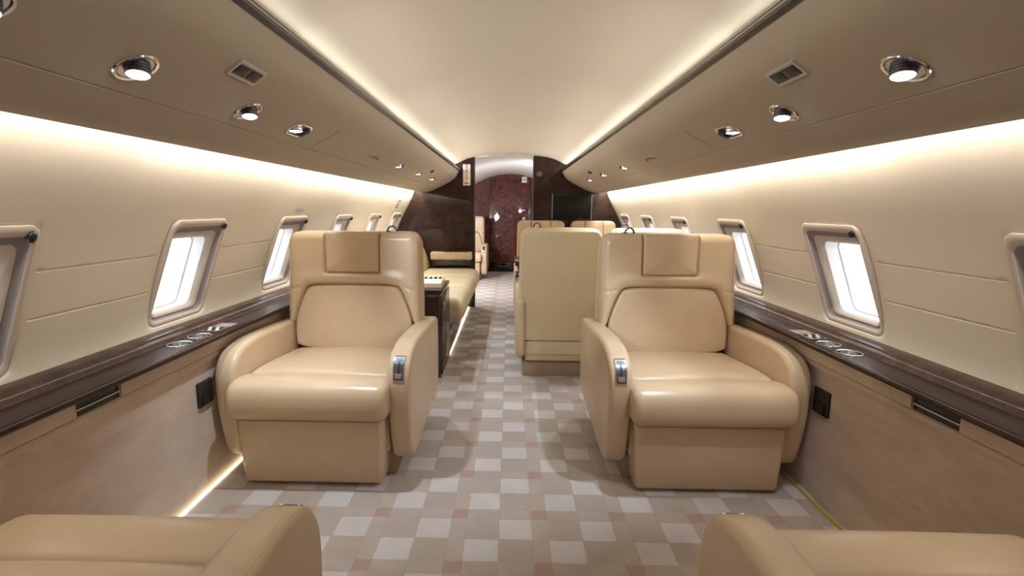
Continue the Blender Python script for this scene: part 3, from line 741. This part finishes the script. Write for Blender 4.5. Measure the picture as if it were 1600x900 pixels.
    yf += np.where(d1 < 0, .030, .024 * np.exp(-(d1 / .009) ** 2)) - .010 * np.exp(-((d1 - .04) / .03) ** 2) * (d1 > 0) + .016 * np.exp(-(d2 / .0045) ** 2) + np.where(d2 < 0, .005, 0)
    # short stitched seams from the outer edge to the pad
    for q in (-1, 1):
        ax, az, bx, bz = q * .335 * k, .700, q * .262 * k, .712; ex, ez = bx - ax, bz - az
        t = np.clip(((X - ax) * ex + (Z - az) * ez) / (ex * ex + ez * ez), 0, 1); d = np.hypot(X - ax - t * ex, Z - az - t * ez); yf += .005 * np.exp(-(d / .0045) ** 2)
    yb = .815 - edge(.045)
    ln = lean * (Z - .55)
    m = MB(); fr = [[(X[i, j], yf[i, j] + ln[i, j], Z[i, j]) for j in range(nu)] for i in range(nv)]; bk = [[(X[i, j], yb[i, j] + ln[i, j] * .6, Z[i, j]) for j in range(nu)] for i in range(nv)]
    m.grid(fr); m.grid(bk)
    loopf = [fr[0][j] for j in range(nu)] + [fr[i][-1] for i in range(1, nv)] + [fr[-1][j] for j in range(nu - 2, -1, -1)] + [fr[i][0] for i in range(nv - 2, 0, -1)]
    loopb = [bk[0][j] for j in range(nu)] + [bk[i][-1] for i in range(1, nv)] + [bk[-1][j] for j in range(nu - 2, -1, -1)] + [bk[i][0] for i in range(nv - 2, 0, -1)]
    m.grid([loopf, loopb], closed=True); br = m.build('backrest', L, root, 60)
    m = pad(lp, .640, .05, .018, .012, lean); m.build('lower_back_pad', L, root, 60)
    hp2 = smooth_poly([(-.130 * k, .789), (.130 * k, .789), (.133 * k, .9825), (-.133 * k, .9825)], 0)
    hp2 = rrect(.1310 * k, .0985, .012, 4, 0, .8865)
    m = pad(hp2, .632, .045, .014, .008, lean); m.build('headrest_pad', L, root, 60)
    # rear shell: upper panel, lower panel
    w = bh - .003
    m = loft([(-w, .256), (w, .256), (w, .62)] + [(w * .985 - .06 + .06 * math.cos(t), .912 + .06 * math.sin(t)) for t in np.linspace(0, PI / 2, 8)] + [(-w * .985 + .06 - .06 * math.sin(t), .912 + .06 * math.cos(t)) for t in np.linspace(0, PI / 2, 8)] + [(-w, .62)], .800, .838, .016, lambda a, u, v: (u, a + lean * .55 * (v - .55), v)); m.build('rear_panel', M['leather2'], root, 50)
    m = loft(rrect(w, .048, .012, 4, 0, .205), .790, .826, .012, lambda a, u, v: (u, a + lean * .55 * (v - .55), v)); m.build('rear_lower_panel', M['leather2'], root, 50)
    # belt loop above the back
    xb = sgn * .19 * k; m = MB(); m.tube([(xb - .024, .72, .982), (xb - .022, .718, .998), (xb - .012, .715, 1.010), (xb + .002, .715, 1.013), (xb + .014, .717, 1.006), (xb + .020, .72, .994), (xb + .022, .725, .980)], .0045, 8)
    m.box((xb - .034, .712, .976), (xb - .010, .735, .990), .004); m.build('belt_guide', M['belt'], root, 50)
    return root

G1 = 'wide beige leather armchairs'
A = make_armchair(1, .30, .392, .329, 'wide beige leather armchair facing the camera on the left of the aisle', G1)
A.location = (-.778, 1.785, 0)
Bc = make_armchair(-1, .30, .392, .329, 'wide beige leather armchair facing the camera on the right of the aisle', G1)
Bc.location = (.778, 1.785, 0)
nl = copy_tree(Bc); nl.location = (-.778, 1.02, 0); nl.rotation_euler = (0, 0, PI); nl['label'] = 'nearest beige armchair at the lower left, facing away, only seat and arm in view'
nr = copy_tree(A); nr.location = (.778, 1.02, 0); nr.rotation_euler = (0, 0, PI); nr['label'] = 'nearest beige armchair at the lower right, facing away, only seat and arm in view'
g = copy_tree(A); g.location = (-.745, 7.65, 0); g['label'] = 'pale armchair half hidden behind the left bulkhead, in front of the reddish door'; g['group'] = 'wide beige leather armchairs'
G2 = 'four beige chairs around the dining table'
Cc = make_armchair(1, .222, .280, .262, 'beige chair turned away at the table beside the aisle, plain back in view', G2); Cc.location = (.322, 3.99, 0); Cc.rotation_euler = (0, 0, PI)
Dc = make_armchair(1, .205, .262, .235, 'beige chair turned away at the table by the right windows, only its top in view', G2); Dc.location = (.872, 3.99, 0); Dc.rotation_euler = (0, 0, PI)
Ec = make_armchair(-1, .222, .280, .250, 'beige chair facing the camera across the table, beside the aisle', G2); Ec.location = (.325, 4.60, 0)
Fc = make_armchair(-1, .205, .262, .235, 'beige chair facing the camera across the table, in front of the television', G2); Fc.location = (.872, 4.60, 0)

# dining table between the four chairs
t = empty('dining_table', (.60, 4.28, 0)); tag(t, 'dark burl dining table with chrome edge between the four beige chairs', 'table')
m = MB(); m.box((-.555, -.24, .645), (.53, .24, .675), .006); m.build('table_top', M['lip'], t, 40)
m = MB(); m.box((-.558, -.243, .676), (.53, .243, .684), .003); m.build('edge_band', M['trim'], t, 40)
m = MB(); m.box((-.53, -.20, .585), (.50, .20, .644), .004); m.build('apron', M['burl'], t, 40)
m = MB(); m.box((-.538, -.05, .595), (-.531, .05, .632), .002); m.build('table_latch', M['chrome'], t, 40)
m = MB(); m.box((.1, -.14, 0), (.45, .14, .584), .01); m.build('pedestal', M['burl'], t, 40)

# ------------------------------------------------------------------ sofa, cabinet, console
so = empty('sofa', (-.75, 4.58, 0)); tag(so, 'long beige sofa with three seat cushions against the left wall', 'sofa'); sx, sy = -.75, 4.58
m = MB(); m.box((-1.15 - sx, 3.64 - sy, 0), (-.452 - sx, 5.565 - sy, .20), .004); m.build('plinth', M['blackwood'], so, 30)
sc = smooth_poly([(-1.14, .20), (-1.14, .41), (-1.08, .435), (-.75, .445), (-.50, .448), (-.40, .442), (-.350, .415), (-.330, .36), (-.338, .30), (-.375, .262), (-.44, .255), (-.47, .20)], 3)
ye = [3.65, 4.29, 4.93, 5.565]
for i in range(3):
    loft(sc, ye[i] + .001 - sy, ye[i + 1] - .001 - sy, .055, lambda a, u, v: (u - sx, a, v), crown=.016).build('seat_cushion', M['leather2'], so, 50)
bc = smooth_poly([(-1.15, .42), (-1.15, .80), (-1.10, .815), (-1.02, .80), (-.93, .66), (-.885, .50), (-.885, .445)], 3)
for i in range(3):
    loft(bc, ye[i] + .001 - sy, ye[i + 1] - .001 - sy - (.05 if i == 2 else 0), .028, lambda a, u, v: (u - sx, a, v)).build('back_cushion', M['leather2'], so, 50)
sa = empty('sofa_console', (-.65, 5.50, .55)); tag(sa, 'beige padded armrest with dark switches against the left bulkhead, beside the sofa', 'armrest')
m = MB(); m.box((-.215, -.065, .0), (.235, .074, .082), .012, 3); m.build('pad', M['leather2'], sa, 40)
m = MB(); m.box((-.20, -.055, -.06), (.225, .074, -.001), .004); m.build('support', M['blackwood'], sa, 40)
for k in range(5):
    m = MB(); m.box((-.07 + k * .055, -.03, .082), (-.03 + k * .055, .03, .088), .002); m.build('switch', M['black'], sa, 40)

cb = empty('side_cabinet', (-.72, 3.36, 0)); tag(cb, 'black and burl glossy cabinet behind the left front armchair, at the end of the sofa', 'cabinet')
m = MB(); m.box((-.36, -.20, 0), (.275, .255, .555), .003); m.build('cabinet_body', M['blackwood'], cb, 30)
m = MB(); m.box((-.365, -.206, .556), (.281, .258, .584), .004); m.build('cabinet_top', M['burl'], cb, 30)
m = MB(); m.box((.2755, -.185, .02), (.281, .245, .54), .001); dd = m.build('door_panel', M['burl'], cb, 30)
m = MB(); m.box((.2815, -.10, .43), (.288, -.085, .49), .002); m.build('door_handle', M['chrome'], dd, 30)
m = MB(); m.box((-.35, -.206, .02), (.262, -.2005, .54), .001); m.build('end_panel', M['burl'], cb, 30)
cn = empty('control_console', (-.56, 3.36, .584)); tag(cn, 'cream control console with a row of dark buttons on the cabinet', 'console')
m = MB()
vs = [(-.12, -.09, 0), (.11, -.09, 0), (.11, .09, 0), (-.12, .09, 0), (-.115, -.085, .026), (.105, -.085, .026), (.105, .085, .052), (-.115, .085, .052)]
m.add(vs, [(0, 1, 2, 3), (4, 5, 6, 7), (0, 1, 5, 4), (1, 2, 6, 5), (2, 3, 7, 6), (3, 0, 4, 7)]); m.build('console_body', M['cream'], cn, 20)
for k in range(6):
    y = .045; m = MB(); x = -.09 + k * .033; zt = .026 + (y + .085) / .17 * .026; m.box((x, y - .02, zt - .004), (x + .02, y + .02, zt + .006), .002); m.build('button', M['black'], cn, 30)
m = MB(); m.box((-.4515, 3.66, .002), (-.444, 5.55, .012)); o = m.build('floor_light_strip', M['sofa_strip'], None, 0); tag(o, 'glowing warm strip along the foot of the sofa plinth', 'light strip')
